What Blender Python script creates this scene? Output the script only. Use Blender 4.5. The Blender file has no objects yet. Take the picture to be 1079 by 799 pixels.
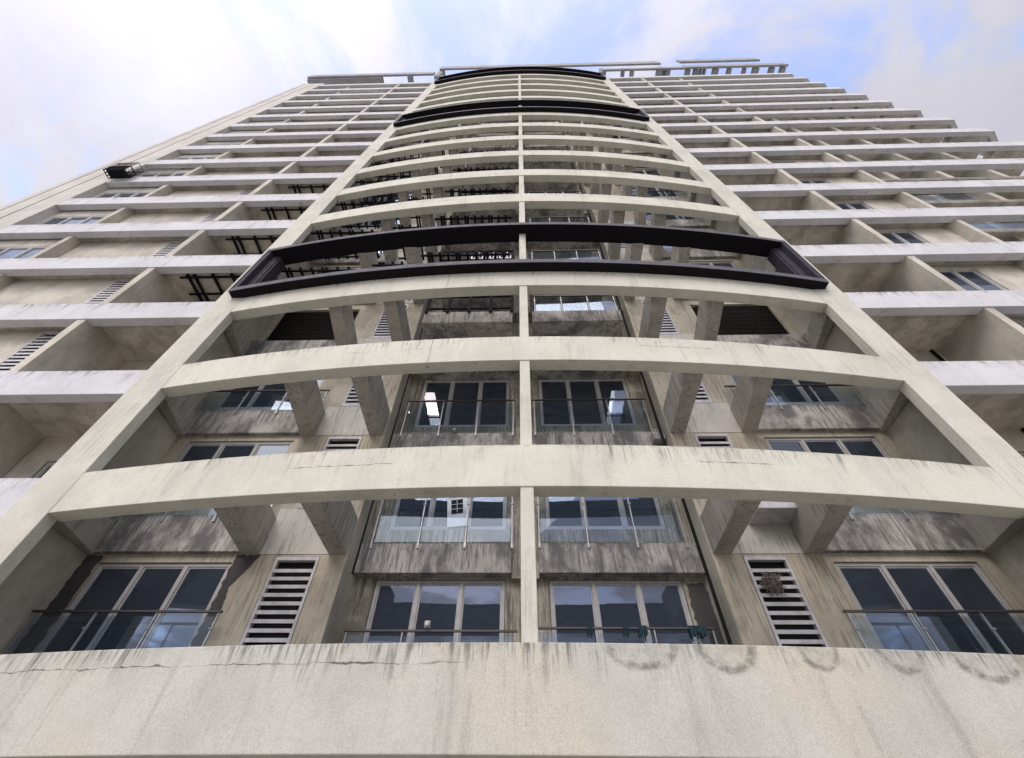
import bpy, math, random
from mathutils import Vector, Matrix
random.seed(7)
C = bpy.data.collections.new("scene"); bpy.context.scene.collection.children.link(C)
sc = bpy.context.scene
R = math.radians
H = 3.0
def B(k): return 2.505 + H * k          # underside of the beams of storey k

# ------------------------------------------------------------------ materials
class NT:
    def __init__(s, name):
        s.m = bpy.data.materials.new(name); s.m.use_nodes = True
        s.t = s.m.node_tree; s.t.nodes.clear()
    def n(s, typ, **kw):
        nd = s.t.nodes.new(typ)
        for k, v in kw.items():
            if k.startswith('i_'):
                key = k[2:]; key = int(key) if key.isdigit() else key.replace('_', ' ')
                if isinstance(v, bpy.types.NodeSocket): s.t.links.new(v, nd.inputs[key])
                else: nd.inputs[key].default_value = v
            else: setattr(nd, k, v)
        return nd
    def math(s, op, a, b=0.0, c=None):
        nd = s.n('ShaderNodeMath', operation=op, i_0=a, i_1=b)
        if c is not None:
            if isinstance(c, bpy.types.NodeSocket): s.t.links.new(c, nd.inputs[2])
            else: nd.inputs[2].default_value = c
        return nd.outputs[0]
    def noise(s, vec, scale, detail=4, rough=0.6):
        return s.n('ShaderNodeTexNoise', i_Vector=vec, i_Scale=scale, i_Detail=detail, i_Roughness=rough).outputs[0]
    def vmul(s, vec, v):
        return s.n('ShaderNodeVectorMath', operation='MULTIPLY', i_0=vec, i_1=v).outputs[0]
    def ramp(s, f, a, b, lo=0.0, hi=1.0):
        return s.n('ShaderNodeMapRange', interpolation_type='SMOOTHSTEP', i_0=f, i_1=a, i_2=b, i_3=lo, i_4=hi).outputs[0]
    def mix(s, f, a, b, bt='MIX'):
        nd = s.n('ShaderNodeMix', data_type='RGBA', blend_type=bt)
        for idx, v in ((0, f), (6, a), (7, b)):
            if isinstance(v, bpy.types.NodeSocket): s.t.links.new(v, nd.inputs[idx])
            elif idx == 0: nd.inputs[0].default_value = v
            else: nd.inputs[idx].default_value = (*v[:3], 1)
        return nd.outputs[2]
    def out(s, sh):
        s.t.links.new(sh, s.n('ShaderNodeOutputMaterial').inputs[0]); return s.m

def concrete(name, base, stain=(0.09, 0.085, 0.075), streak=0.5, top=None, warm=None, blotch=0.25,
             bump=0.35, grain=46.0, arcs=None, crack=None, dirt_haze=0.0, joints=None, fine=0.09, hv=0.0):
    """Painted rough-cast: fine grain, blotches, run-off streaks that start at the top edge (object z = top)."""
    t = NT(name)
    pos = t.n('ShaderNodeNewGeometry').outputs['Position']
    obj = t.n('ShaderNodeTexCoord').outputs['Object']
    oz = t.n('ShaderNodeSeparateXYZ', i_0=obj).outputs[2]
    px = t.n('ShaderNodeSeparateXYZ', i_0=pos).outputs[0]
    g = t.math('ADD', t.math('MULTIPLY', t.noise(pos, grain, 8, 0.85), 0.6), t.math('MULTIPLY', t.noise(pos, grain * 2.7, 4, 0.8), 0.4))
    big = t.noise(pos, 0.9, 4, 0.6)
    mid = t.noise(pos, 4.5, 4, 0.65)
    col = t.mix(t.ramp(big, 0.35, 0.7), base, [c * (1 - blotch) for c in base])
    if warm: col = t.mix(t.ramp(t.noise(pos, 0.55, 3, 0.5), 0.48, 0.66), col, warm)
    col = t.mix(t.ramp(mid, 0.5, 0.75, 0, 0.28), col, [c * 0.72 for c in base])
    col = t.mix(t.ramp(g, 0.42, 0.60, 0, 1), col, t.mix(1.0, col, [1 - fine * 2.2] * 3, 'MULTIPLY'))
    # streaks
    sv = t.vmul(pos, (9, 9, 0.55))
    s1 = t.ramp(t.noise(sv, 1.0, 5, 0.75), 0.53 - hv, 0.66 - hv)
    sv2 = t.vmul(pos, (26, 26, 1.6))
    s2 = t.ramp(t.noise(sv2, 1.0, 3, 0.7), 0.52 - hv * .8, 0.65 - hv * .8)
    area = t.ramp(t.noise(t.vmul(pos, (0.8, 0.8, 1.2)), 1.0, 3, 0.6), 0.38 - hv, 0.56 - hv)
    s = t.math('MAXIMUM', t.math('MULTIPLY', s1, 0.9), t.math('MULTIPLY', s2, 0.75))
    s = t.math('MULTIPLY', s, area)
    if top is not None:
        d = t.math('SUBTRACT', top, oz)
        reach = t.math('MULTIPLY_ADD', t.noise(t.vmul(pos, (2.3, 2.3, 0.01)), 1.0, 5, 0.75), 2.6, -0.95)
        edge = t.n('ShaderNodeMapRange', interpolation_type='SMOOTHSTEP', i_0=d, i_1=reach, i_2=0.0, i_3=0.0, i_4=1.0).outputs[0]
        s = t.math('MULTIPLY', s, edge)
        rim = t.math('MULTIPLY', t.ramp(d, 0.06, 0.0), t.ramp(mid, 0.45, 0.6, 0, 0.35))
        s = t.math('MAXIMUM', s, rim)
    s = t.math('MULTIPLY', s, streak)
    lf = t.ramp(t.noise(t.vmul(pos, (3.2, 3.2, 0.25)), 1.0, 6, 0.75), 0.52, 0.68, 0, 0.3 * min(streak, 1) + hv)
    s = t.math('MAXIMUM', s, t.math('MULTIPLY', lf, t.ramp(g, 0.40, 0.58, 0.5, 1.0)))
    if dirt_haze:
        dd = t.ramp(t.noise(t.vmul(pos, (1.6, 1.6, 0.9)), 1.0, 6, 0.7), 0.42, 0.62, 0, dirt_haze)
        s = t.math('MAXIMUM', s, dd)
    if arcs:      # old planter rings stained on to the face
        for cx, r, dz in arcs:
            wob = t.math('MULTIPLY_ADD', big, 0.22, -0.11)
            dx = t.math('DIVIDE', t.math('ADD', t.math('SUBTRACT', px, cx), wob), r)
            dz_ = t.math('DIVIDE', t.math('ADD', t.math('SUBTRACT', top, oz), wob), dz)
            rad = t.math('SQRT', t.math('ADD', t.math('MULTIPLY', dx, dx), t.math('MULTIPLY', dz_, dz_)))
            ring = t.math('ABSOLUTE', t.math('SUBTRACT', rad, 0.86))
            ring = t.math('MAXIMUM', t.ramp(ring, 0.26, 0.03, 0, 1), t.ramp(rad, 0.95, 0.7, 0, 0.4))
            ring = t.math('MULTIPLY', ring, t.ramp(t.noise(pos, 9, 6, 0.75), 0.34, 0.62, 0.12, 0.75))
            s = t.math('MAXIMUM', s, ring)
    if crack is not None:
        for cz, x0, x1 in crack:
            w = t.math('MULTIPLY_ADD', t.noise(t.vmul(pos, (1.6, 1.6, 0)), 1.0, 5, 0.7), 0.14, -0.07)
            dz_ = t.math('ABSOLUTE', t.math('SUBTRACT', t.math('ADD', oz, w), cz))
            inx = t.math('MULTIPLY', t.ramp(px, x0, x0 + 0.3), t.ramp(px, x1, x1 - 0.3))
            thick = t.math('MULTIPLY_ADD', t.ramp(mid, 0.45, 0.7), 0.010, 0.003)
            c = t.math('LESS_THAN', dz_, thick)
            c = t.math('MULTIPLY', t.math('MULTIPLY', c, inx), t.ramp(big, 0.35, 0.55, 0.2, 0.9))
            s = t.math('MAXIMUM', s, c)
    col = t.mix(s, col, stain)
    bn = t.n('ShaderNodeBump', i_Strength=bump, i_Distance=0.012, i_Height=t.math('ADD', g, t.math('MULTIPLY', t.noise(pos, 90, 2, 0.6), 0.5)))
    p = t.n('ShaderNodeBsdfPrincipled', i_Base_Color=col, i_Roughness=0.93, i_Normal=bn.outputs[0])
    p.inputs['Specular IOR Level'].default_value = 0.25
    return t.out(p.outputs[0])

def plain(name, c, rough=0.5, metal=0.0, var=0.15, scale=6, spec=0.5):
    t = NT(name); pos = t.n('ShaderNodeNewGeometry').outputs['Position']
    n = t.noise(pos, scale, 4, 0.6)
    col = t.mix(t.ramp(n, 0.35, 0.7), c, [x * (1 - var) for x in c])
    p = t.n('ShaderNodeBsdfPrincipled', i_Base_Color=col, i_Metallic=metal,
            i_Roughness=t.ramp(n, 0.3, 0.7, max(rough - .08, 0.02), rough + .08))
    p.inputs['Specular IOR Level'].default_value = spec
    return t.out(p.outputs[0])

def glass(name, tint, trans=0.75, bumpy=0.0, boost=1.0, sky_haze=0.01):
    t = NT(name); pos = t.n('ShaderNodeNewGeometry').outputs['Position']
    bn = t.n('ShaderNodeBump', i_Strength=bumpy, i_Distance=0.02, i_Height=t.noise(pos, 1.3, 2, 0.5))
    fr = t.n('ShaderNodeFresnel', i_IOR=1.5, i_Normal=bn.outputs[0])
    f = t.math('MINIMUM', t.math('MULTIPLY_ADD', fr.outputs[0], boost, 0.02), 1.0)
    tr = t.n('ShaderNodeBsdfTransparent', i_Color=(*tint, 1))
    gl = t.n('ShaderNodeBsdfGlossy', i_Color=(0.80, 0.88, 1, 1), i_Roughness=0.015, i_Normal=bn.outputs[0])
    df = t.n('ShaderNodeBsdfDiffuse', i_Color=(0.17, 0.21, 0.29, 1))  # bluish coat: sky reflection painted into the glass as diffuse colour
    dirt_haze = t.n('ShaderNodeMixShader', i_0=t.ramp(t.noise(t.vmul(pos, (3, 3, 1)), 1.0, 5, 0.7), 0.4, 0.75, sky_haze, max(sky_haze, 1 - trans)), i_1=tr.outputs[0], i_2=df.outputs[0])
    mx = t.n('ShaderNodeMixShader', i_0=f, i_1=dirt_haze.outputs[0], i_2=gl.outputs[0])
    return t.out(mx.outputs[0])

M = {}
cream = (0.59, 0.58, 0.495)
M['fascia'] = concrete('fascia roughcast', (0.51, 0.508, 0.452), warm=(0.525, 0.50, 0.41), top=0.98, streak=0.9, fine=0.12, blotch=0.14, hv=0.03,
    arcs=[(1.2, 0.42, 0.26), (2.14, 0.34, 0.27), (3.17, 0.26, 0.24), (4.13, 0.27, 0.27), (5.1, 0.48, 0.27)],
    crack=[(0.78, -9, -0.6)], bump=0.6)
M['beam'] = concrete('cream roughcast beam', cream, top=0.80, streak=0.85, hv=0.0, crack=[(0.47, -3.9, -2.0), (0.5, 2.2, 4.0)], bump=0.45, blotch=0.14)
M['pier'] = concrete('cream roughcast pier', (0.565, 0.555, 0.48), streak=0.3, blotch=0.15)
M['band'] = concrete('pale lilac painted band', (0.58, 0.58, 0.592), top=0.80, streak=0.9, hv=0.03, stain=(0.15, 0.125, 0.12), blotch=0.12, bump=0.2)
M['fin'] = concrete('beige painted party wall', (0.56, 0.53, 0.45), streak=0.3, dirt_haze=0.25, blotch=0.25, bump=0.2, fine=0.06)
M['endw'] = concrete('grey beige end wall', (0.55, 0.53, 0.48), streak=0.2, blotch=0.15, bump=0.2)
M['bracket'] = concrete('grey beige bracket', (0.50, 0.475, 0.42), streak=0.7, hv=0.04, dirt_haze=0.2, blotch=0.2, stain=(0.15, 0.13, 0.12))
M['wall'] = concrete('yellow beige wall', (0.55, 0.505, 0.395), streak=0.6, hv=0.03, dirt_haze=0.2, blotch=0.22)
M['wallc'] = concrete('mouldy olive wall', (0.46, 0.43, 0.34), streak=0.9, hv=0.07, dirt_haze=0.65, stain=(0.07, 0.065, 0.06))
M['slab'] = concrete('stained slab edge', (0.50, 0.475, 0.43), streak=0.95, hv=0.05, dirt_haze=0.85, stain=(0.085, 0.08, 0.08))
M['soffit'] = concrete('soffit', (0.62, 0.58, 0.50), streak=0.0, dirt_haze=0.4)
M['panel'] = concrete('off white spandrel', (0.60, 0.58, 0.52), streak=0.6, blotch=0.18)
M['patch'] = concrete('dark damp plaster', (0.085, 0.08, 0.08), streak=0.3, dirt_haze=0.3, stain=(0.04, 0.04, 0.04))
M['roof'] = concrete('grey roof concrete', (0.36, 0.36, 0.37), streak=0.2)
M['steel'] = plain('dark slate cladding', (0.012, 0.0105, 0.013), 0.85, spec=0.05, var=0.1)
M['steellip'] = plain('lighter slate coping', (0.10, 0.096, 0.112), 0.75, spec=0.2)  # front edges, a much lighter slate than the plates
M['steelside'] = plain('mid slate side', (0.042, 0.037, 0.050), 0.75, spec=0.15)  # side panels, in tone between plates and copings
M['black'] = plain('black painted steel', (0.012, 0.012, 0.015), 0.8, spec=0.08)
M['alu'] = plain('white aluminium', (0.40, 0.395, 0.385), 0.45, spec=0.4)
M['chrome'] = plain('stainless rail', (0.42, 0.42, 0.41), 0.45, 0.5)
M['darkrail'] = plain('weathered rail', (0.10, 0.09, 0.085), 0.4, 0.5)
M['louvre'] = plain('louvre white', (0.52, 0.51, 0.52), 0.6, var=0.25)
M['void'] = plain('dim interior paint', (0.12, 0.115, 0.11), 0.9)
M['brownvoid'] = plain('dark brown shutter', (0.012, 0.010, 0.009), 0.9, spec=0.05)
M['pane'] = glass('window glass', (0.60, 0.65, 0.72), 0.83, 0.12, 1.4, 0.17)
M['clear'] = glass('balustrade glass', (0.86, 0.90, 0.93), 0.985, 0.05, 0.16, 0.004)
M['teal'] = plain('teal rag', (0.015, 0.045, 0.055), 0.9)
M['white'] = plain('white enamel', (0.75, 0.75, 0.76), 0.4)
M['twig'] = plain('dry twigs', (0.22, 0.20, 0.17), 0.95, var=0.6, scale=30)
M['pipe'] = plain('dark pipe', (0.012, 0.012, 0.012), 0.8, spec=0.1)
M['curtain'] = plain('pale curtain', (0.38, 0.40, 0.38), 0.9)
M['block'] = plain('rubble block', (0.34, 0.33, 0.31), 0.95, var=0.5, scale=25)
t = NT('paving'); pos = t.n('ShaderNodeNewGeometry').outputs['Position']
br = t.n('ShaderNodeTexBrick', i_Vector=pos, i_Color1=(0.50, 0.48, 0.43, 1), i_Color2=(0.44, 0.42, 0.375, 1), i_Mortar=(0.14, 0.13, 0.12, 1), i_Scale=1.6)
p_ = t.n('ShaderNodeBsdfPrincipled', i_Base_Color=t.mix(t.ramp(t.noise(pos, 0.4, 5), 0.4, 0.7, 0, 0.4), br.outputs[0], (0.32, 0.30, 0.27)), i_Roughness=0.9)
M['paving'] = t.out(p_.outputs[0])

# ------------------------------------------------------------------ mesh helpers
class MB:
    def __init__(s): s.v = []; s.f = []
    def add(s, vs, fs):
        o = len(s.v); s.v += [tuple(v) for v in vs]; s.f += [tuple(i + o for i in f) for f in fs]; return s
    def box(s, x0, x1, y0, y1, z0, z1):
        return s.add([(x0, y0, z0), (x1, y0, z0), (x1, y1, z0), (x0, y1, z0), (x0, y0, z1), (x1, y0, z1), (x1, y1, z1), (x0, y1, z1)],
                     [(0, 3, 2, 1), (4, 5, 6, 7), (0, 1, 5, 4), (1, 2, 6, 5), (2, 3, 7, 6), (3, 0, 4, 7)])
    def bar(s, a, b, r, n=6, r2=None):
        a, b = Vector(a), Vector(b); d = (b - a).normalized()
        u = d.orthogonal().normalized(); w = d.cross(u); r2 = r if r2 is None else r2
        vs = [a + (u * math.cos(2 * math.pi * i / n) + w * math.sin(2 * math.pi * i / n)) * r for i in range(n)]
        vs += [b + (u * math.cos(2 * math.pi * i / n) + w * math.sin(2 * math.pi * i / n)) * r2 for i in range(n)]
        return s.add(vs, [(i, (i + 1) % n, n + (i + 1) % n, n + i) for i in range(n)] + [tuple(range(n - 1, -1, -1)), tuple(range(n, 2 * n))])
    def build(s, name, mat, parent=None, loc=(0, 0, 0), bevel=0.0):
        me = bpy.data.meshes.new(name); me.from_pydata(s.v, [], s.f); me.update()
        me.materials.append(M[mat] if isinstance(mat, str) else mat)
        o = bpy.data.objects.new(name, me); C.objects.link(o); o.location = loc
        if parent: o.parent = parent
        if bevel:
            b = o.modifiers.new('bevel', 'BEVEL'); b.width = bevel; b.segments = 2; b.limit_method = 'ANGLE'; b.angle_limit = R(50)
        return o
def empty(name, label, cat, loc=(0, 0, 0), group=None):
    o = bpy.data.objects.new(name, None); C.objects.link(o); o.location = loc
    o['label'] = label; o['category'] = cat
    if group: o['group'] = group
    return o
def tag(o, label, cat, group=None):
    o['label'] = label; o['category'] = cat
    if group: o['group'] = group
    return o
def copy_tree(o, parent, dz=0, dx=0):
    c = o.copy(); C.objects.link(c); c.parent = parent
    c.location = (o.location.x + dx, o.location.y, o.location.z + dz)
    for ch in [q for q in C.objects if q.parent is o]: 
        d = ch.copy(); C.objects.link(d); d.parent = c
    return c
def lab(o, s): o['label'] = s; return o

def arcY(x, front=5.47): return front + 0.66 * min(1.2, (abs(x) / 7.75)) ** 2
def arc_strip(x0, x1, off, depth, z0, z1, n=64, mb=None, cap=9):
    """curved beam following the bowed front; off = offset of the face from the bow line"""
    mb = mb or MB(); vs = []; fs = []
    for i in range(n + 1):
        x = x0 + (x1 - x0) * i / n; y = min(arcY(x), cap) + off
        vs += [(x, y, z0), (x, y, z1), (x, y + depth, z1), (x, y + depth, z0)]
    for i in range(n):
        a = 4 * i; b = a + 4
        fs += [(a, b, b + 1, a + 1), (a + 1, b + 1, b + 2, a + 2), (a + 2, b + 2, b + 3, a + 3), (a + 3, b + 3, b, a)]
    fs += [(0, 1, 2, 3), (4 * n + 3, 4 * n + 2, 4 * n + 1, 4 * n)]
    return mb.add(vs, fs)

# ------------------------------------------------------------------ the tower
NF = 17
tower = empty('apartment_tower', 'tall weathered cream apartment tower with bowed balcony beams between two piers', 'building')
T = tower

# fascia and curved beams
arc_strip(-7.75, 7.75, 0, 0.28, 0, 0.98).build('fascia_beam', 'fascia', T, (0, 0, 2.44), 0.012)
proto = None
for k in range(1, NF):
    if k in (4, 11):   # hidden inside the dark steel frames
        continue
    if proto is None:
        proto = arc_strip(-7.75, 7.75, 0, 0.28, 0, 0.80).build('curved_beam', 'beam', T, (0, 0, B(k)), 0.01)
    else: copy_tree(proto, T, B(k) - B(1))
# piers
for s in (-1, 1):
    xs = sorted((s * 7.75, s * 8.44))
    MB().box(xs[0], xs[1], 6.125, 6.36, 0, 54.9).build('pier', 'pier', T, bevel=0.012)
# centre mullion column, in lengths between beams
MB().box(-0.12, 0.075, 5.49, 5.75, 3.3, 54.0).build('centre_column', 'pier', T, bevel=0.01)

# dark frames clipped on to the bow
def frame(zl, zu):
    f = arc_strip(-8.06, 8.06, -0.26, 0.54, zu, zu + .10).build('dark_frame', 'steel', T)
    arc_strip(-8.08, 8.08, -0.275, 0.012, zu - .01, zu + .15).build('coping', 'steellip', f)
    arc_strip(-8.06, 8.06, -0.26, 0.50, zl, zl + .10).build('ledge', 'steel', f)
    arc_strip(-8.08, 8.08, -0.275, 0.012, zl - .01, zl + .17).build('ledge_coping', 'steellip', f)
    y = arcY(8.0) - .26
    for s in (-1, 1):
        xs = sorted((s * 7.94, s * 8.055)); xi = sorted((s * 7.69, s * 7.747)); xo = sorted((s * 8.058, s * 8.075))
        MB().box(xs[0], xs[1], y + .002, 6.122, zl + .102, zu - .002).build('side_panel', 'steelside', f)
        MB().box(xo[0], xo[1], y - .012, 6.122, zl, zu + .14).build('side_trim', 'steellip', f)
        MB().box(xi[0], xi[1], 6.123, 6.46, zl + .102, zu - .002).build('side_panel', 'steelside', f)
        a, b = sorted((s * 7.748, s * 7.938)); MB().box(a, b, 6.09, 6.122, zl + .102, zu - .002).build('side_panel', 'steelside', f)
    return f
frame(12.22, 14.72)
frame(33.32, 35.8)
frame(51.4, 54.2)

# side bands
bandL = None
def band_mesh(x0, x1, chamfer=False):
    m = MB(); y0, y1 = 6.275, 6.53
    if not chamfer: return m.box(x0, x1, y0, y1, 0, 0.80)
    pts = [(x0, y0), (x1 - .55, y0), (x1, y0 + .5), (x1, y0 + 1.3), (x1 - .28, y0 + 1.3), (x1 - .28, y0 + .62), (x1 - .7, y1), (x0, y1)]
    n = len(pts)
    vs = [(x, y, 0) for x, y in pts] + [(x, y, .8) for x, y in pts]
    quads = [(0, 1, 6, 7), (1, 2, 5, 6), (2, 3, 4, 5)]
    fs = [tuple(reversed(q)) for q in quads] + [tuple(i + n for i in q) for q in quads] + [(i, (i + 1) % n, n + (i + 1) % n, n + i) for i in range(n)]
    return m.add(vs, fs)
bl = band_mesh(-19.85, -8.442).build('balcony_band', 'band', T, (0, 0, B(0)), 0.01)
brt = band_mesh(8.442, 26.9, True).build('balcony_band', 'band', T, (0, 0, B(0)), 0.01)
for k in range(1, NF + 1):
    copy_tree(bl, T, H * k); copy_tree(brt, T, H * k)

# party-wall fins and the broad left end wall
for x0, x1, y0 in ((-11.98, -11.75, 6.30), (-17.0, -16.8, 6.42), (11.78, 12.0, 6.31), (15.45, 15.65, 6.40)):
    MB().box(x0, x1, y0, 7.9, 0.0, 54.2).build('party_wall', 'fin', T)
for s in (-1, 1):
    xs = sorted((s * 8.42, s * 8.62))
    MB().box(xs[0], xs[1], 6.362, 7.9, 0, 54.2).build('party_wall', 'fin', T)
for s in (-1, 1):      # recess return walls of the centre
    xs = sorted((s * 3.40, s * 3.55))
    MB().box(xs[0], xs[1], 7.892, 8.8, 0, 54.2).build('return_wall', 'fin', T)
ew = MB().box(-22.1, -19.85, 6.27, 6.6, 0, 55.2).build('end_wall', 'endw', T)
MB().box(-20.95, -20.91, 6.262, 6.27, 0, 55.2).build('joint', 'patch', ew)
MB().box(-21.75, -21.71, 6.262, 6.27, 0, 55.2).build('joint', 'patch', ew)
MB().box(-22.1, -21.85, 6.602, 20, 0, 55.2).build('side_wall', 'endw', T)
for x in (18.2, 20.8, 23.4):
    MB().box(x, x + .3, 7.15, 7.9, 0, 53.6).build('pilaster', 'fin', T)

# ---- walls with openings
def wall(x0, x1, y, z0, z1, holes, depth, mat, name='wall', th=None):
    xs = sorted({x0, x1, *[h[0] for h in holes], *[h[1] for h in holes]})
    zs = sorted({z0, z1, *[h[2] for h in holes], *[h[3] for h in holes]})
    m = MB()
    for i in range(len(xs) - 1):
        for j in range(len(zs) - 1):
            cx, cz = (xs[i] + xs[i + 1]) / 2, (zs[j] + zs[j + 1]) / 2
            if any(h[0] < cx < h[1] and h[2] < cz < h[3] for h in holes): continue
            a, b, c, d = xs[i], xs[i + 1], zs[j], zs[j + 1]
            m.add([(a, y, c), (b, y, c), (b, y, d), (a, y, d)], [(0, 1, 2, 3)])
            m.add([(a, y + depth, c), (b, y + depth, c), (b, y + depth, d), (a, y + depth, d)], [(3, 2, 1, 0)])
    for a, b, c, d in holes:
        m.add([(a, y, c), (b, y, c), (b, y, d), (a, y, d), (a, y + depth, c), (b, y + depth, c), (b, y + depth, d), (a, y + depth, d)],
              [(0, 4, 5, 1), (1, 5, 6, 2), (2, 6, 7, 3), (3, 7, 4, 0)])
    return m.build(name, mat, T)
floors = range(0, NF)
def holes_for(items, skip=()):
    return [(x0, x1, B(k) + a, B(k) + b) for k in floors for (x0, x1, a, b) in items if k not in skip]
OUT = (-8.08, -5.53, 1.17, 3.06); OUTR = (5.53, 8.08, 1.17, 3.06)
LV = (-4.74, -3.90, 1.20, 3.17); LVR = (3.94, 4.74, 1.20, 3.17)
for s, o_, l_ in ((-1, OUT, LV), (1, OUTR, LVR)):
    xs = sorted((s * 8.62, s * 3.40))
    hs = []
    for k in floors:
        if k == 3: hs.append((o_[0], o_[1], B(k) + .9, B(k) + 2.9))
        else: hs.append((o_[0], o_[1], B(k) + o_[2], B(k) + o_[3]))
        hs.append((l_[0], l_[1], B(k) + l_[2], B(k) + l_[3]))
    wall(xs[0], xs[1], 7.89, 0, 54.0, hs, 0.15, 'wall')
wall(-3.40, 3.40, 8.60, 0, 54.0, holes_for([(-2.98, -0.44, 1.13, 3.06), (0.40, 2.96, 1.13, 3.06)]), 0.15, 'wallc')
AL = (-11.1, -8.9, 1.1, 2.5); AR = (8.9, 11.2, 1.1, 2.6)
BL = (-16.3, -13.7, .85, 1.4); BR = (12.04, 14.1, .9, 2.98); LB = (-13.35, -12.72, 1.3, 3.15)
CL = (-19.72, -17.12, .85, 2.42)
wall(-11.74, -8.62, 7.9, 0, 54.0, holes_for([AL]), 0.15, 'fin')
wall(-16.79, -11.99, 6.76, 0, 54.0, holes_for([BL, LB]), 0.15, 'fin')
wall(12.01, 15.44, 6.76, 0, 54.0, holes_for([BR]), 0.15, 'fin')
wall(-19.86, -17.0, 6.57, 0, 54.0, holes_for([CL]), 0.12, 'bracket')
wall(8.62, 11.77, 7.9, 0, 54.0, holes_for([AR]), 0.15, 'fin')
wall(15.66, 26.6, 7.9, 0, 54.0, holes_for([(16.0, 18.0, 1.0, 2.8), (18.7, 20.6, 1.0, 2.8), (21.3, 23.2, 1.0, 2.8), (23.9, 26.2, 1.0, 2.8)]), 0.15, 'fin')
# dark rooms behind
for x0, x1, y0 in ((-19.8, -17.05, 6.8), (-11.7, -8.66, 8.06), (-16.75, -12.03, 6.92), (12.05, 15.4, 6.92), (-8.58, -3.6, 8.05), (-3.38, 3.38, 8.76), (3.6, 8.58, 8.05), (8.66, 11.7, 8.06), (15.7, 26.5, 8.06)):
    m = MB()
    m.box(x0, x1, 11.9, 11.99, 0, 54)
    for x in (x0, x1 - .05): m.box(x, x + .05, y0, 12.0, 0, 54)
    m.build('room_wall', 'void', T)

# ---- floor slabs
for k in range(0, NF + 1):
    z = B(k)
    if k > 0:
        for a, b, y in ((-16.8, -11.985, 6.915), (-11.745, -8.62, 6.535), (8.62, 11.775, 6.535), (12.005, 15.445, 6.915), (15.655, 24.2, 7.0), (24.21, 26.3, 6.535)):
            if k >= NF: y = 6.535
            if y == 6.915: MB().box(a, b, 6.535, 6.757, z + .21, z + .5).build('floor_slab', 'soffit', T)
            MB().box(a, b, y, 12.0, z + .21 - (.16 if a > 24.2 else 0), z + .5).build('floor_slab', 'soffit', T)
    # outer bays of the bow
    for s in (-1, 1):
        xs = sorted((s * 8.42, s * 5.15))
        m = MB().box(xs[0], xs[1], 7.78, 7.888, z + .215, z + 1.0)
        if k:
            e_ = m.build('slab_edge', 'slab', T, bevel=0.01)
            MB().box(xs[0], xs[1], 8.045, 12.0, z + .215, z + .45).build('floor_slab', 'soffit', T)
    yc = 8.38 if k < 3 else 6.55
    for a, b in ((-3.39, -0.32), (0.22, 3.39)):
        if k >= 3: a, b = (max(a, -2.75), b) if a < 0 else (a, min(b, 2.62))
        m = MB().box(a, b, yc, 12.0, z + (.09 if k < 3 else 0), z + (.70 if k < 3 else .52))
        if k: m.build('slab_edge', 'slab' , T, bevel=0.01)
    if k: MB().box(-0.318, 0.218, 8.42, 12.0, z + .0, z + .5).build('slab_edge', 'wallc', T)
    if k >= 3: MB().box(-3.39, 3.39, 8.2, 8.59, z + .05, z + .45).build('slab_edge', 'wallc', T)

# ---- windows
def window(x0, x1, z0, z1, y, parent, panes=3, mat='alu'):
    m = MB(); w = 0.055
    m.box(x0, x1, y, y + .07, z1 - w, z1).box(x0, x1, y, y + .07, z0, z0 + w)
    m.box(x0, x0 + w, y, y + .07, z0 + w, z1 - w).box(x1 - w, x1, y, y + .07, z0 + w, z1 - w)
    W = (x1 - x0) / panes
    for i in range(1, panes):
        x = x0 + W * i; m.box(x - .035, x + .035, y - .01, y + .06, z0 + w, z1 - w)
    for i in range(panes):       # inner sash lines
        a, b = x0 + W * i + (w if i == 0 else .035), x0 + W * (i + 1) - (w if i == panes - 1 else .035)
        for (p, q) in ((a, a + .03), (b - .03, b)): m.box(p, q, y + .02, y + .05, z0 + w, z1 - w)
        m.box(a + .03, b - .03, y + .02, y + .05, z0 + w, z0 + w + .04).box(a + .03, b - .03, y + .02, y + .05, z1 - w - .03, z1 - w)
    f = m.build('window', mat, parent)
    for i in range(panes):
        a, b = x0 + W * i + .06, x0 + W * (i + 1) - .06
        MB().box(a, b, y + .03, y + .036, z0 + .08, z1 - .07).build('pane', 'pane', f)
    return f
wc = [window(-2.97, -0.45, 1.14, 3.05, 8.63, T), window(0.41, 2.95, 1.14, 3.05, 8.63, T)]
wo = [window(-8.07, -5.54, 1.18, 3.05, 7.93, T), window(5.54, 8.07, 1.18, 3.05, 7.93, T)]
ws = [window(-11.08, -8.92, 1.12, 2.48, 7.94, T, 2), window(8.92, 11.18, 1.12, 2.58, 7.94, T, 2),
      window(-19.70, -17.14, .87, 2.40, 6.58, T, 3), window(12.05, 14.09, .91, 2.97, 6.80, T, 3)]
wr = [window(16.02, 17.98, 1.02, 2.78, 7.94, T, 2), window(18.72, 20.58, 1.02, 2.78, 7.94, T, 2), window(21.32, 23.18, 1.02, 2.78, 7.94, T, 2), window(23.92, 26.18, 1.02, 2.78, 7.94, T, 2)]
for w_ in wc + wo + ws + wr: w_.location.z = B(0)
for k in range(1, NF):
    for w_ in wc: copy_tree(w_, T, H * k)
    if k != 3:
        for w_ in wo: copy_tree(w_, T, H * k)
for k in range(1, 12):
    for w_ in ws: copy_tree(w_, T, H * k)
for k in (5, 6, 7, 8):
    for w_ in wr: copy_tree(w_, T, H * k)
for w_ in wr:      # ground copies are out of sight
    for ch in [q for q in C.objects if q.parent is w_]: bpy.data.objects.remove(ch)
    bpy.data.objects.remove(w_)
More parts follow.
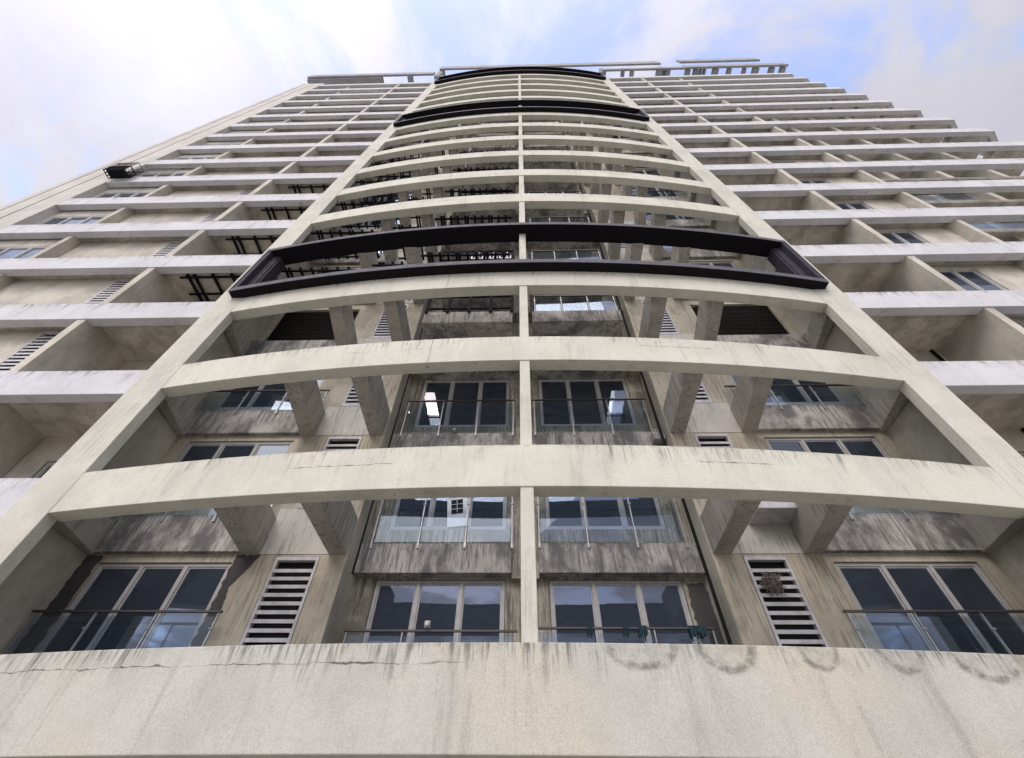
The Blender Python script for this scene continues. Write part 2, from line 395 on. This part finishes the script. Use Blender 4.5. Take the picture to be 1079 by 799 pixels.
# storey three outer bays: near-black slats painted as the shade of open recesses
for s in (-1, 1):
    a, b = sorted((s * 8.08, s * 5.53)); m = MB()
    for i in range(9):
        z = B(3) + .92 + i * .22; m.box(a, b, 7.97, 7.99, z, z + .20)
    lab(m.build('recess_shade', 'brownvoid', T), 'near-black slats standing in for the shade of an open recess')

# whitish spandrel between the brackets
for s in (-1, 1):
    xs = sorted((s * 5.08, s * 3.77))
    p_ = MB().box(xs[0], xs[1], 7.878, 7.888, .21, 1.19).build('spandrel_panel', 'panel', T, (0, 0, B(1)))
    for k in range(2, NF): copy_tree(p_, T, H * (k - 1))
# ---- louvres
def louvre(x0, x1, z0, z1, y):
    m = MB(); w = .05
    m.box(x0, x0 + w, y - .02, y + .07, z0, z1).box(x1 - w, x1, y - .02, y + .07, z0, z1)
    m.box(x0 + w, x1 - w, y - .02, y + .07, z1 - .07, z1).box(x0 + w, x1 - w, y - .02, y + .07, z0, z0 + w)
    n = int((z1 - z0 - .12) / .145)
    for i in range(n):
        z = z0 + .06 + i * .145
        m.box(x0 + w, x1 - w, y - .012, y + .0, z, z + .063)
    f = m.build('louvre', 'louvre', T, (0, 0, B(0)))
    MB().box(x0 + w, x1 - w, y + .08, y + .1, z0, z1).build('dark_backing', 'pipe', f)
    return f
lvs = [louvre(LV[0] + .01, LV[1] - .01, 1.21, 3.16, 7.90), louvre(LVR[0] + .01, LVR[1] - .01, 1.21, 3.16, 7.90), louvre(LB[0] + .01, LB[1] - .01, 1.31, 3.14, 6.77)]
for k in range(1, NF):
    for l in lvs: copy_tree(l, T, H * k)

# ---- brackets that carry the curved beams
def skew(xw0, xw1, xf0, xf1, yw, yf, z0, z1):
    return MB().add([(xf0, yf, z0), (xf1, yf, z0), (xw1, yw, z0), (xw0, yw, z0), (xf0, yf, z1), (xf1, yf, z1), (xw1, yw, z1), (xw0, yw, z1)],
                    [(0, 3, 2, 1), (4, 5, 6, 7), (0, 1, 5, 4), (1, 2, 6, 5), (2, 3, 7, 6), (3, 0, 4, 7)])
prot = []
for s in (-1, 1):
    def sk(a, b, c, d, yf, z1=.98, z0_=.20):
        w0, w1 = sorted((s * a, s * b)); f0, f1 = sorted((s * c, s * d))
        return skew(w0, w1, f0, f1, 7.886, yf, z0_, z1)
    prot.append(sk(5.43, 5.08, 5.20, 4.85, 6.02).build('bracket', 'bracket', T, (0, 0, B(1)), 0.01))
    prot.append(sk(3.76, 3.42, 3.72, 3.36, 5.86).build('bracket', 'bracket', T, (0, 0, B(1)), 0.01))
    prot.append(sk(8.418, 8.25, 8.30, 8.0, 6.362, .8, .19).build('end_bracket', 'bracket', T, (0, 0, B(1)), 0.01))
for k in range(2, NF):
    for b_ in prot: copy_tree(b_, T, H * (k - 1))

# ---- balcony railings
def railing(x0, x1, y, zb, zt, n, loc_z, rail='darkrail', gl='clear', post='chrome'):
    m = MB().box(x0 - .05, x1 + .05, y - .025, y + .025, zt - .03, zt)
    f = m.build('railing', rail, T, (0, 0, loc_z))
    for i in range(n):
        x = x0 + (x1 - x0) * i / (n - 1)
        pm = MB().box(x - .011, x + .011, y - .006, y + .03, zb - .12, zt - .032)
        pm.bar((x - .035, y - .012, zt - .28), (x + .035, y - .012, zt - .28), .016)
        pm.box(x - .02, x + .02, y + .0, y + .04, zb - .15, zb - .05)
        pm.build('post', post, f)
    for i in range(n - 1):
        a = x0 + (x1 - x0) * i / (n - 1) + .03; b = x0 + (x1 - x0) * (i + 1) / (n - 1) - .03
        MB().box(a, b, y + .002, y + .012, zb - .02, zt - .09).build('glass_panel', gl, f)
    return f
# lowest storey stands higher
railing(-8.35, -5.20, 7.70, 1.35, 2.12, 4, B(0))
railing(5.17, 8.35, 7.70, 1.35, 2.14, 4, B(0))
railing(-3.19, -0.25, 8.33, 1.0, 2.05, 4, B(0))
railing(0.15, 3.16, 8.33, 1.0, 2.10, 4, B(0))
ro = [railing(-8.35, -5.20, 7.74, .98, 1.68, 4, B(1)), railing(5.20, 8.35, 7.74, .98, 1.68, 4, B(1))]
rc = [railing(-3.17, -0.32, 8.34, .73, 1.86, 4, B(1)), railing(0.24, 3.18, 8.34, .73, 1.86, 4, B(1))]
for k in (2,):
    for r_ in ro + rc: copy_tree(r_, T, H * (k - 1))
for k in range(4, 8): copy_tree(ro[1], T, H * (k - 1)); copy_tree(ro[0], T, H * (k - 1))
# projecting right-hand balconies from storey three
r3 = railing(0.30, 2.55, 6.58, .54, 1.35, 4, B(3))
for k in range(4, 9): copy_tree(r3, T, H * (k - 3))
for k in (4, 5, 6):
    railing(15.8, 19.6, 7.05, .52, 1.5, 4, B(k))
# black barred railing of the left-hand flat
def barred(x0, x1, y, z0, z1, n, k, name='black_railing'):
    m = MB()
    for z in (z0, z1): m.box(x0, x1, y, y + .05, z, z + .06)
    for i in range(n):
        x = x0 + (x1 - x0) * i / (n - 1); m.box(x - .035, x + .035, y - .012, y + .062, z0 - .16, z1 + .10)
    return m.build(name, 'black', T, (0, 0, B(k)))
b3 = barred(-2.7, -0.34, 6.50, .62, 1.25, 5, 3)
for k in range(4, 9):
    copy_tree(b3, T, H * (k - 3))
# horizontal black steel lattices under the soffits of the left flats
def lattice(x0, x1, y0, y1, step, k):
    m = MB(); z = .10; x = x0 + .2; i = 0
    while x < x1:
        m.box(x, x + .07, y0, y1, z, z + .06); i += 1
        x += step * (0.35 if i % 4 == 1 else 1.0)
    for y in (y0 + .05, (y0 + y1) / 2 + .1, y1 - .15): m.box(x0, x1, y, y + .06, z - .062, z - .002)
    return m.build('steel_lattice', 'black', T, (0, 0, B(k)))
la = lattice(-11.2, -8.7, 6.62, 7.75, .62, 4)
for k in (5, 6, 7): copy_tree(la, T, H * (k - 4))
lb = lattice(-7.9, -5.5, 6.45, 7.6, .36, 4)
lc = lattice(-4.8, -3.85, 6.3, 7.7, .3, 4)
ld = lattice(-3.2, -0.4, 6.0, 6.5, .26, 4)
for k in (5, 6, 7, 8, 9): copy_tree(lb, T, H * (k - 4))
for k in (5, 6, 7, 8, 9): copy_tree(lc, T, H * (k - 4)); copy_tree(ld, T, H * (k - 4))
# rust free grilles of vertical bars on some right-hand balconies
def pickets(x0, x1, y, z0, z1, k, step=.14):
    m = MB().box(x0, x1, y, y + .03, z0, z0 + .03).box(x0, x1, y, y + .03, z1, z1 + .03); x = x0
    while x < x1: m.box(x, x + .02, y + .005, y + .025, z0 + .03, z1); x += step
    return m.build('picket_railing', 'darkrail', T, (0, 0, B(k)))
pickets(12.05, 15.4, 6.6, .85, 1.9, 7); pickets(15.7, 19, 6.6, .85, 1.9, 8); pickets(20, 26, 6.6, .85, 2.0, 8); pickets(-19.6, -17.1, 6.20, .82, 1.9, 7)

# ---- pipes, damp patches and fittings that belong to the building
MB().bar((3.24, 7.99, 0), (3.24, 7.99, 54), .035, 8).build('drain_pipe', 'pipe', T)
MB().bar((-3.26, 8.02, 5.4), (-3.26, 8.02, 54), .02, 8).build('drain_pipe', 'pipe', T)
MB().bar((9.15, 7.84, 0), (9.15, 7.84, 54), .05, 8).build('drain_pipe', 'pipe', T)
for x, y in ((-9.0, 7.83), (11.5, 7.84)):
    MB().bar((x, y, 0), (x, y, 54), .04, 8).build('drain_pipe', 'louvre' if y < 7 else 'pipe', T)
def ragged(pts, y, name, mat):
    n = len(pts); random.seed(3)
    out = []
    for i in range(n):
        (ax, az), (bx, bz) = pts[i], pts[(i + 1) % n]
        L = math.hypot(bx - ax, bz - az); st = max(1, int(L / .06))
        for j in range(st):
            f = j / st; jig = random.uniform(-.025, .025) if st > 3 else 0
            out.append((ax + (bx - ax) * f + jig, az + (bz - az) * f + jig))
    N = len(out)
    vs = [(x, y, z) for x, z in out] + [(x, y + .003, z) for x, z in out]
    return MB().add(vs, [tuple(range(N))] + [(i, i + N, (i + 1) % N + N, (i + 1) % N) for i in range(N)]).build(name, mat, T)
lab(ragged([(-5.52, 3.9), (-5.52, 5.69), (-5.05, 5.69), (-5.2, 5.4), (-5.36, 5.1), (-5.33, 4.7), (-5.36, 4.3), (-5.34, 3.9)], 7.884, 'damp_patch', 'patch'), 'dark damp plaster beside the lowest left window')
lab(ragged([(-8.41, 3.9), (-8.41, 5.69), (-8.09, 5.69), (-8.09, 3.9)], 7.884, 'damp_patch', 'patch'), 'dark damp plaster strip at the party wall')
lab(ragged([(3.0, 3.6), (3.02, 5.48), (3.39, 5.48), (3.39, 3.6)], 8.594, 'damp_patch', 'patch'), 'dark damp strip beside the drain pipe')
# ledge box on the right at storey one
MB().box(4.3, 5.06, 7.3, 7.886, 6.3, 6.75).build('ledge_box', 'louvre', T, bevel=0.01)
# lamp fittings
for x, y, z in ((-1.78, 8.32, 4.62), (-1.85, 8.58, 9.42)):
    l = MB().box(x - .05, x + .05, y - .06, y, z - .05, z + .07).build('wall_lamp', 'alu', T, bevel=0.01)
    MB().bar((x, y - .12, z + .0), (x, y - .06, z + .01), .035, 12, .045).build('lamp_glass', 'white', l)
# hanging bracket lamp between the left brackets
m = MB().bar((-3.95, 7.88, 6.45), (-3.95, 7.6, 6.42), .02).bar((-3.95, 7.6, 6.44), (-3.95, 7.6, 6.22), .045, 8, .07)
m.build('wall_lamp', 'darkrail', T)

# ---- ground storey
wall(-22, 26.6, 7.6, 0, 2.4, [(-6.5, -3.5, 0.003, 2.2), (3.5, 6.5, 0.003, 2.2), (-1.2, 1.2, 0.003, 2.2)], .15, 'fin', 'ground_wall')
for a, b in ((-6.45, -3.55), (3.55, 6.45), (-1.15, 1.15)): window(a, b, .02, 2.18, 7.66, T, 2, 'black')
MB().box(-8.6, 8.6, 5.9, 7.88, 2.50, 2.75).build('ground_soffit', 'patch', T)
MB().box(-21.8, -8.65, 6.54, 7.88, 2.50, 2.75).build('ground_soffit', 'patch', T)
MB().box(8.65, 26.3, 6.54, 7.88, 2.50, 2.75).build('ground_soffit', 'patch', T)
# body of the tower behind, right flank and roof
MB().box(-21.8, 26.6, 20, 20.2, 0, 55).build('rear_wall', 'endw', T)
MB().box(26.4, 26.6, 8.052, 19.99, 0, 54).build('side_wall', 'endw', T)
MB().box(-21.84, 26.39, 8.9, 19.98, 54.3, 54.6).build('roof_slab', 'roof', T)
MB().box(-21.84, 26.39, 6.6, 8.89, 54.1, 54.3).build('roof_slab', 'roof', T)

# ---- roof frames
def rf(m, name, **k): return m.build(name, 'roof', T, bevel=0.02)
rf(MB().box(-23.8, -9.6, 6.3, 6.5, 61.0, 62.5), 'roof_beam')
rf(MB().box(-23.8, -15.4, 6.51, 9.0, 60.7, 61.6), 'roof_canopy')
rf(MB().box(-12.5, -12.0, 6.51, 9.4, 60.7, 61.6), 'cross_beam')
rf(MB().box(-9.5, 9.7, 6.3, 6.5, 65.4, 67.4), 'roof_beam')
rf(MB().box(-9.0, 9.1, 6.9, 7.05, 62.0, 63.0), 'roof_beam')
rf(MB().box(9.71, 16.6, 6.3, 6.5, 65.2, 67.2), 'roof_beam')
rf(MB().box(9.2, 18.3, 6.35, 6.55, 61.0, 62.0), 'roof_beam')
rf(MB().box(18.31, 29.4, 6.3, 6.5, 60.9, 62.5), 'roof_beam')
rf(MB().box(18.8, 28.0, 6.2, 6.4, 65.1, 66.9), 'roof_beam')
for x0, w_, z0, z1 in ((-9.6, .5, 61.3, 67.2), (9.3, .45, 61.95, 64.5), (16.0, .6, 62.0, 64.5)):
    rf(MB().box(x0, x0 + w_, 6.56, 7.6, z0, z1), 'cross_beam')
for a, w_ in ((-9.5, .5), (-8.9, .3), (8.9, .5), (11.3, .35), (12.3, .4), (15.2, .5), (16.3, .4), (18.4, .5), (19.3, .5), (20.0, .2), (20.4, .2), (21.4, .6), (23.0, .4), (24.7, .3), (25.8, .6), (27.6, .5), (28.8, .5)):
    rf(MB().box(a, a + w_, 6.56, 9.4, 61.0, 61.6), 'cross_beam')
    if w_ > .45: rf(MB().box(a, a + w_, 9.41, 9.8, 54.61, 61.6), 'roof_post')
for a in (-22.0, -15.9, -12.5): rf(MB().box(a, a + .5, 9.41, 9.8, 54.61, 61.6), 'roof_post')
rf(MB().box(19, 25, 8.2, 9.3, 54.61, 58.4), 'roof_room')
# ------------------------------------------------------------------ loose things
# black wire cage outside the end wall
cg = empty('metal_cage', 'black wire cage fixed outside the left end wall beside the eighth balcony band', 'cage', (-19.3, 5.97, 23.75))
def cage_part(name, z0, z1, n, r):
    m = MB(); W, D = .52, .20
    for z in (z0, z1):
        for a, b in (((-W, -D), (W, -D)), ((W, -D), (W, D)), ((W, D), (-W, D)), ((-W, D), (-W, -D))): m.bar((*a, z), (*b, z), r)
    for i in range(n + 1):
        x = -W + 2 * W * i / n
        for y in (-D, D): m.bar((x, y, z0), (x, y, z1), r * .7)
    for i in range(4):
        y = -D + 2 * D * i / 3; m.bar((-W, y, z0), (W, y, z0), r * .7); m.bar((-W, y, z0), (-W, y, z1), r * .7); m.bar((W, y, z0), (W, y, z1), r * .7)
    return m.build(name, 'black', cg)
cage_part('lower_frame', 0, .45, 12, .022); cage_part('upper_frame', .48, 1.05, 12, .014)
MB().box(-.45, .25, -.15, .15, .05, .28).build('planter_box', 'black', cg)
# twig nest caught on the right louvre
m = MB(); random.seed(5)
for i in range(230):
    a = random.uniform(0, 6.28); r = .10 + random.gauss(0, .03); z = random.gauss(0, .05)
    p = Vector((math.cos(a) * r, -.07 + random.gauss(0, .035), z + math.sin(a) * r * .6))
    d = Vector((random.gauss(0, 1), random.gauss(0, .4), random.gauss(0, 1))).normalized() * random.uniform(.03, .09)
    m.bar(p - d, p + d, .006, 3)
tag(m.build('bird_nest', 'twig', None, (4.22, 7.86, 5.12)), 'tangled grey twig nest caught on the slats of the right louvre', 'nest')
# rubble block on the second curved beam
m = MB(); m.box(-.15, .15, -.1, .1, 0, .26); m.box(-.12, .13, -.1, .08, .262, .33)
tag(m.build('concrete_block', 'block', None, (3.22, 8.2, B(2) + .21), 0.02), 'rough grey concrete block hung at the right end of the centre-right balcony', 'block')
# curtains
def curtain(x0, x1, y, z0, z1, mat, label):
    m = MB(); n = 40; vs = []; fs = []
    for i in range(n + 1):
        x = x0 + (x1 - x0) * i / n; yy = y + .035 * math.sin(i * 1.9)
        vs += [(x, yy, z0), (x, yy, z1), (x, yy + .006, z1), (x, yy + .006, z0)]
    for i in range(n):
        a = 4 * i; b = a + 4
        fs += [(a, b, b + 1, a + 1), (a + 1, b + 1, b + 2, a + 2), (a + 2, b + 2, b + 3, a + 3), (a + 3, b + 3, b, a)]
    fs += [(0, 1, 2, 3), (4 * n + 3, 4 * n + 2, 4 * n + 1, 4 * n)]
    return tag(m.add(vs, fs).build('curtain', mat), label, 'curtain')
curtain(-2.9, -2.15, 8.85, B(1) + 1.1, B(1) + 2.95, 'curtain', 'pale pleated curtain behind the left pane of the centre-left window one storey up')
curtain(-0.72, -0.5, 8.85, B(1) + 1.1, B(1) + 2.95, 'curtain', 'narrow gathered curtain at the right edge of the centre-left window one storey up')
curtain(0.5, 1.15, 8.86, B(2) + 1.2, B(2) + 2.95, 'curtain', 'pale curtain drawn behind the left pane of the centre-right window two storeys up')
curtain(2.15, 2.85, 8.86, B(1) + 1.2, B(1) + 2.95, 'curtain', 'pale curtain behind the right pane of the centre-right window one storey up')
curtain(-7.95, -7.3, 8.2, B(1) + 1.3, B(1) + 2.95, 'curtain', 'half drawn curtain behind the left pane of the outer left window one storey up')
curtain(7.3, 7.95, 8.2, B(0) + 1.3, B(0) + 2.95, 'curtain', 'curtain gathered behind the right pane of the lowest outer right window')
# white board with a dark square leaning in the open pane
bd = empty('display_board', 'white board with a dark gridded square leaning in an open window pane', 'board', (-1.5, 8.58, B(1) + 1.2))
bd.rotation_euler = (R(-6), R(-7), 0)
MB().box(-.22, .22, 0, .03, 0, .95).build('panel', 'white', bd)
m = MB().box(-.13, .13, -.004, -.001, .33, .72); m.build('dark_square', 'pipe', bd)
m = MB()
for i in range(1, 3): m.box(-.13, .13, -.008, -.005, .33 + .13 * i - .006, .33 + .13 * i + .006)
m.box(-.006, .006, -.0115, -.0085, .36, .70); m.build('grid_lines', 'white', bd)
# cloths on the low right rail
def cloth(x, w, label):
    m = MB(); m.box(x, x + w, 8.298, 8.365, 4.575, 4.630)
    for i in range(5):
        a = x + w * i / 5; m.box(a, a + w / 5 - .004, 8.284 + .008 * (i % 2), 8.292 + .008 * (i % 2), 4.450 + .03 * ((i * 7) % 3), 4.620); m.box(a, a + w / 5 - .004, 8.370 + .006 * (i % 2), 8.378 + .006 * (i % 2), 4.400 + .04 * ((i * 5) % 3), 4.620)
    return tag(m.build('cloth', 'teal', None, (0, 0, 0), 0.012), label, 'cloth', 'dark teal cloths tied on the lowest centre-right railing')
cloth(1.0, .1, 'dark teal cloth tied on the lowest right railing, nearest the centre column')
cloth(1.62, .1, 'dark teal cloth tied on the lowest right railing, second from the centre column')
cloth(1.88, .16, 'broad dark teal cloth tied over the middle of the lowest right railing')
cloth(2.75, .3, 'wide dark teal cloth bundled at the far right end of the lowest right railing')
# white plastic chairs on the terrace
for i, (x, lbl) in enumerate(((-1.75, 'left'), (-1.25, 'middle'), (-0.8, 'right'))):
    m = MB()
    for dx in (0, .12, .24, .36): m.box(x + dx, x + dx + .04, 6.62, 6.66, 15.040, 15.740 + (.25 if dx == .24 else 0))
    m.box(x, x + .4, 6.615, 6.665, 15.410, 15.470); m.box(x, x + .4, 6.7, 7.05, 15.390, 15.430)
    for dx in (0, .36): m.box(x + dx, x + dx + .04, 7.01, 7.05, 15.020, 15.388)
    tag(m.build('plastic_chair', 'white'), 'white slatted plastic chair behind the black railing, %s of the three' % lbl, 'chair', 'white plastic chairs on the terrace')

# ------------------------------------------------------------------ ground
S = 600
g = MB().add([(-S, -S, 0), (S, -S, 0), (S, S, 0), (-S, S, 0)], [(0, 1, 2, 3)]).build('ground', 'paving'); g['kind'] = 'structure'

# ------------------------------------------------------------------ sky, light
SUN_EL, SUN_AZ = 48, 200       # soft sun behind the camera, a little to the left
w = bpy.data.worlds.new("World"); sc.world = w; w.use_nodes = True
nt = w.node_tree; nt.nodes.clear()
def wn(typ, **kw):
    nd = nt.nodes.new(typ)
    for k, v in kw.items():
        if k.startswith('i_'):
            key = k[2:]; key = int(key) if key.isdigit() else key.replace('_', ' ')
            if isinstance(v, bpy.types.NodeSocket): nt.links.new(v, nd.inputs[key])
            else: nd.inputs[key].default_value = v
        else: setattr(nd, k, v)
    return nd
sky = wn('ShaderNodeTexSky', sky_type='NISHITA', sun_disc=False, sun_elevation=R(SUN_EL), sun_rotation=R(SUN_AZ), air_density=1.2, dust_density=1.5)
dirv = wn('ShaderNodeTexCoord').outputs['Generated']
sep = wn('ShaderNodeSeparateXYZ', i_0=dirv)
zc = wn('ShaderNodeMath', operation='MAXIMUM', i_0=sep.outputs[2], i_1=0.08).outputs[0]
cx = wn('ShaderNodeMath', operation='DIVIDE', i_0=sep.outputs[0], i_1=zc).outputs[0]
cy = wn('ShaderNodeMath', operation='DIVIDE', i_0=sep.outputs[1], i_1=zc).outputs[0]
cv = wn('ShaderNodeCombineXYZ', i_0=cx, i_1=cy, i_2=0.9).outputs[0]
n1 = wn('ShaderNodeTexNoise', i_Vector=cv, i_Scale=2.6, i_Detail=9, i_Roughness=0.6, i_Distortion=0.5).outputs[0]
n2 = wn('ShaderNodeTexNoise', i_Vector=cv, i_Scale=4.2, i_Detail=8, i_Roughness=0.62).outputs[0]
rr = wn('ShaderNodeMath', operation='ABSOLUTE', i_0=wn('ShaderNodeMath', operation='SUBTRACT', i_0=cx, i_1=0.12).outputs[0]).outputs[0]
rr = wn('ShaderNodeMapRange', interpolation_type='SMOOTHSTEP', i_0=rr, i_1=0.1, i_2=0.95, i_3=-0.075, i_4=0.06).outputs[0]
n1 = wn('ShaderNodeMath', operation='ADD', i_0=n1, i_1=rr).outputs[0]
mask = wn('ShaderNodeMapRange', interpolation_type='SMOOTHSTEP', i_0=n1, i_1=0.36, i_2=0.54, i_3=0.12, i_4=1.0).outputs[0]
shade = wn('ShaderNodeMapRange', i_0=n2, i_1=0.35, i_2=0.7, i_3=0.0, i_4=1.0).outputs[0]
cl = wn('ShaderNodeMix', data_type='RGBA', i_0=shade); cl.inputs[6].default_value = (4.7, 4.6, 5.4, 1); cl.inputs[7].default_value = (5.3, 5.25, 5.7, 1)
a = R(SUN_AZ); sd = (math.sin(a) * math.cos(R(SUN_EL)), math.cos(a) * math.cos(R(SUN_EL)), math.sin(R(SUN_EL)))
dt = wn('ShaderNodeVectorMath', operation='DOT_PRODUCT', i_0=dirv, i_1=sd).outputs['Value']
dt = wn('ShaderNodeMath', operation='POWER', i_0=wn('ShaderNodeMath', operation='MAXIMUM', i_0=dt, i_1=0.0).outputs[0], i_1=3.0).outputs[0]
gain = wn('ShaderNodeMath', operation='MULTIPLY_ADD', i_0=dt, i_1=1.45); gain.inputs[2].default_value = 0.84
clg = wn('ShaderNodeVectorMath', operation='SCALE', i_0=cl.outputs[2]); nt.links.new(gain.outputs[0], clg.inputs['Scale'])
skg = wn('ShaderNodeVectorMath', operation='MULTIPLY', i_0=sky.outputs[0], i_1=(2.9, 2.55, 2.6))
mx = wn('ShaderNodeMix', data_type='RGBA', i_0=mask); nt.links.new(skg.outputs[0], mx.inputs[6]); nt.links.new(clg.outputs[0], mx.inputs[7])
bg = wn('ShaderNodeBackground', i_Color=mx.outputs[2], i_Strength=0.1)
nt.links.new(bg.outputs[0], wn('ShaderNodeOutputWorld').inputs[0])
sun = bpy.data.lights.new('sun', 'SUN'); sun.energy = 1.5; sun.angle = R(50); sun.color = (1, 0.97, 0.91)
so = bpy.data.objects.new('sun', sun); C.objects.link(so)
a = R(SUN_AZ); d = Vector((math.sin(a) * math.cos(R(SUN_EL)), math.cos(a) * math.cos(R(SUN_EL)), math.sin(R(SUN_EL))))
so.rotation_euler = d.to_track_quat('Z', 'Y').to_euler()

# ------------------------------------------------------------------ camera
f, th, ya, ro = 466.183, R(49.122), R(-1.973), R(0.899)
fw = Vector((math.sin(ya) * math.cos(th), math.cos(ya) * math.cos(th), math.sin(th)))
r = Vector((math.cos(ya), -math.sin(ya), 0)); u = r.cross(fw)
r2 = r * math.cos(ro) + u * math.sin(ro); u2 = -r * math.sin(ro) + u * math.cos(ro)
cam = bpy.data.cameras.new('camera'); co = bpy.data.objects.new('camera', cam); C.objects.link(co)
cam.sensor_width = 36; cam.lens = f * 36 / 1079; cam.clip_end = 3000; cam.clip_start = 0.05
mm = Matrix((r2, u2, -fw)).transposed().to_4x4(); mm.translation = Vector((-0.08, 0, 1.6)); co.matrix_world = mm
sc.camera = co
vs = sc.view_settings; vs.view_transform = 'Standard'; vs.look = 'None'; vs.gamma = 1; vs.exposure = 0.52
sc.cycles.max_bounces = 8; sc.cycles.transparent_max_bounces = 16; sc.cycles.use_denoising = True
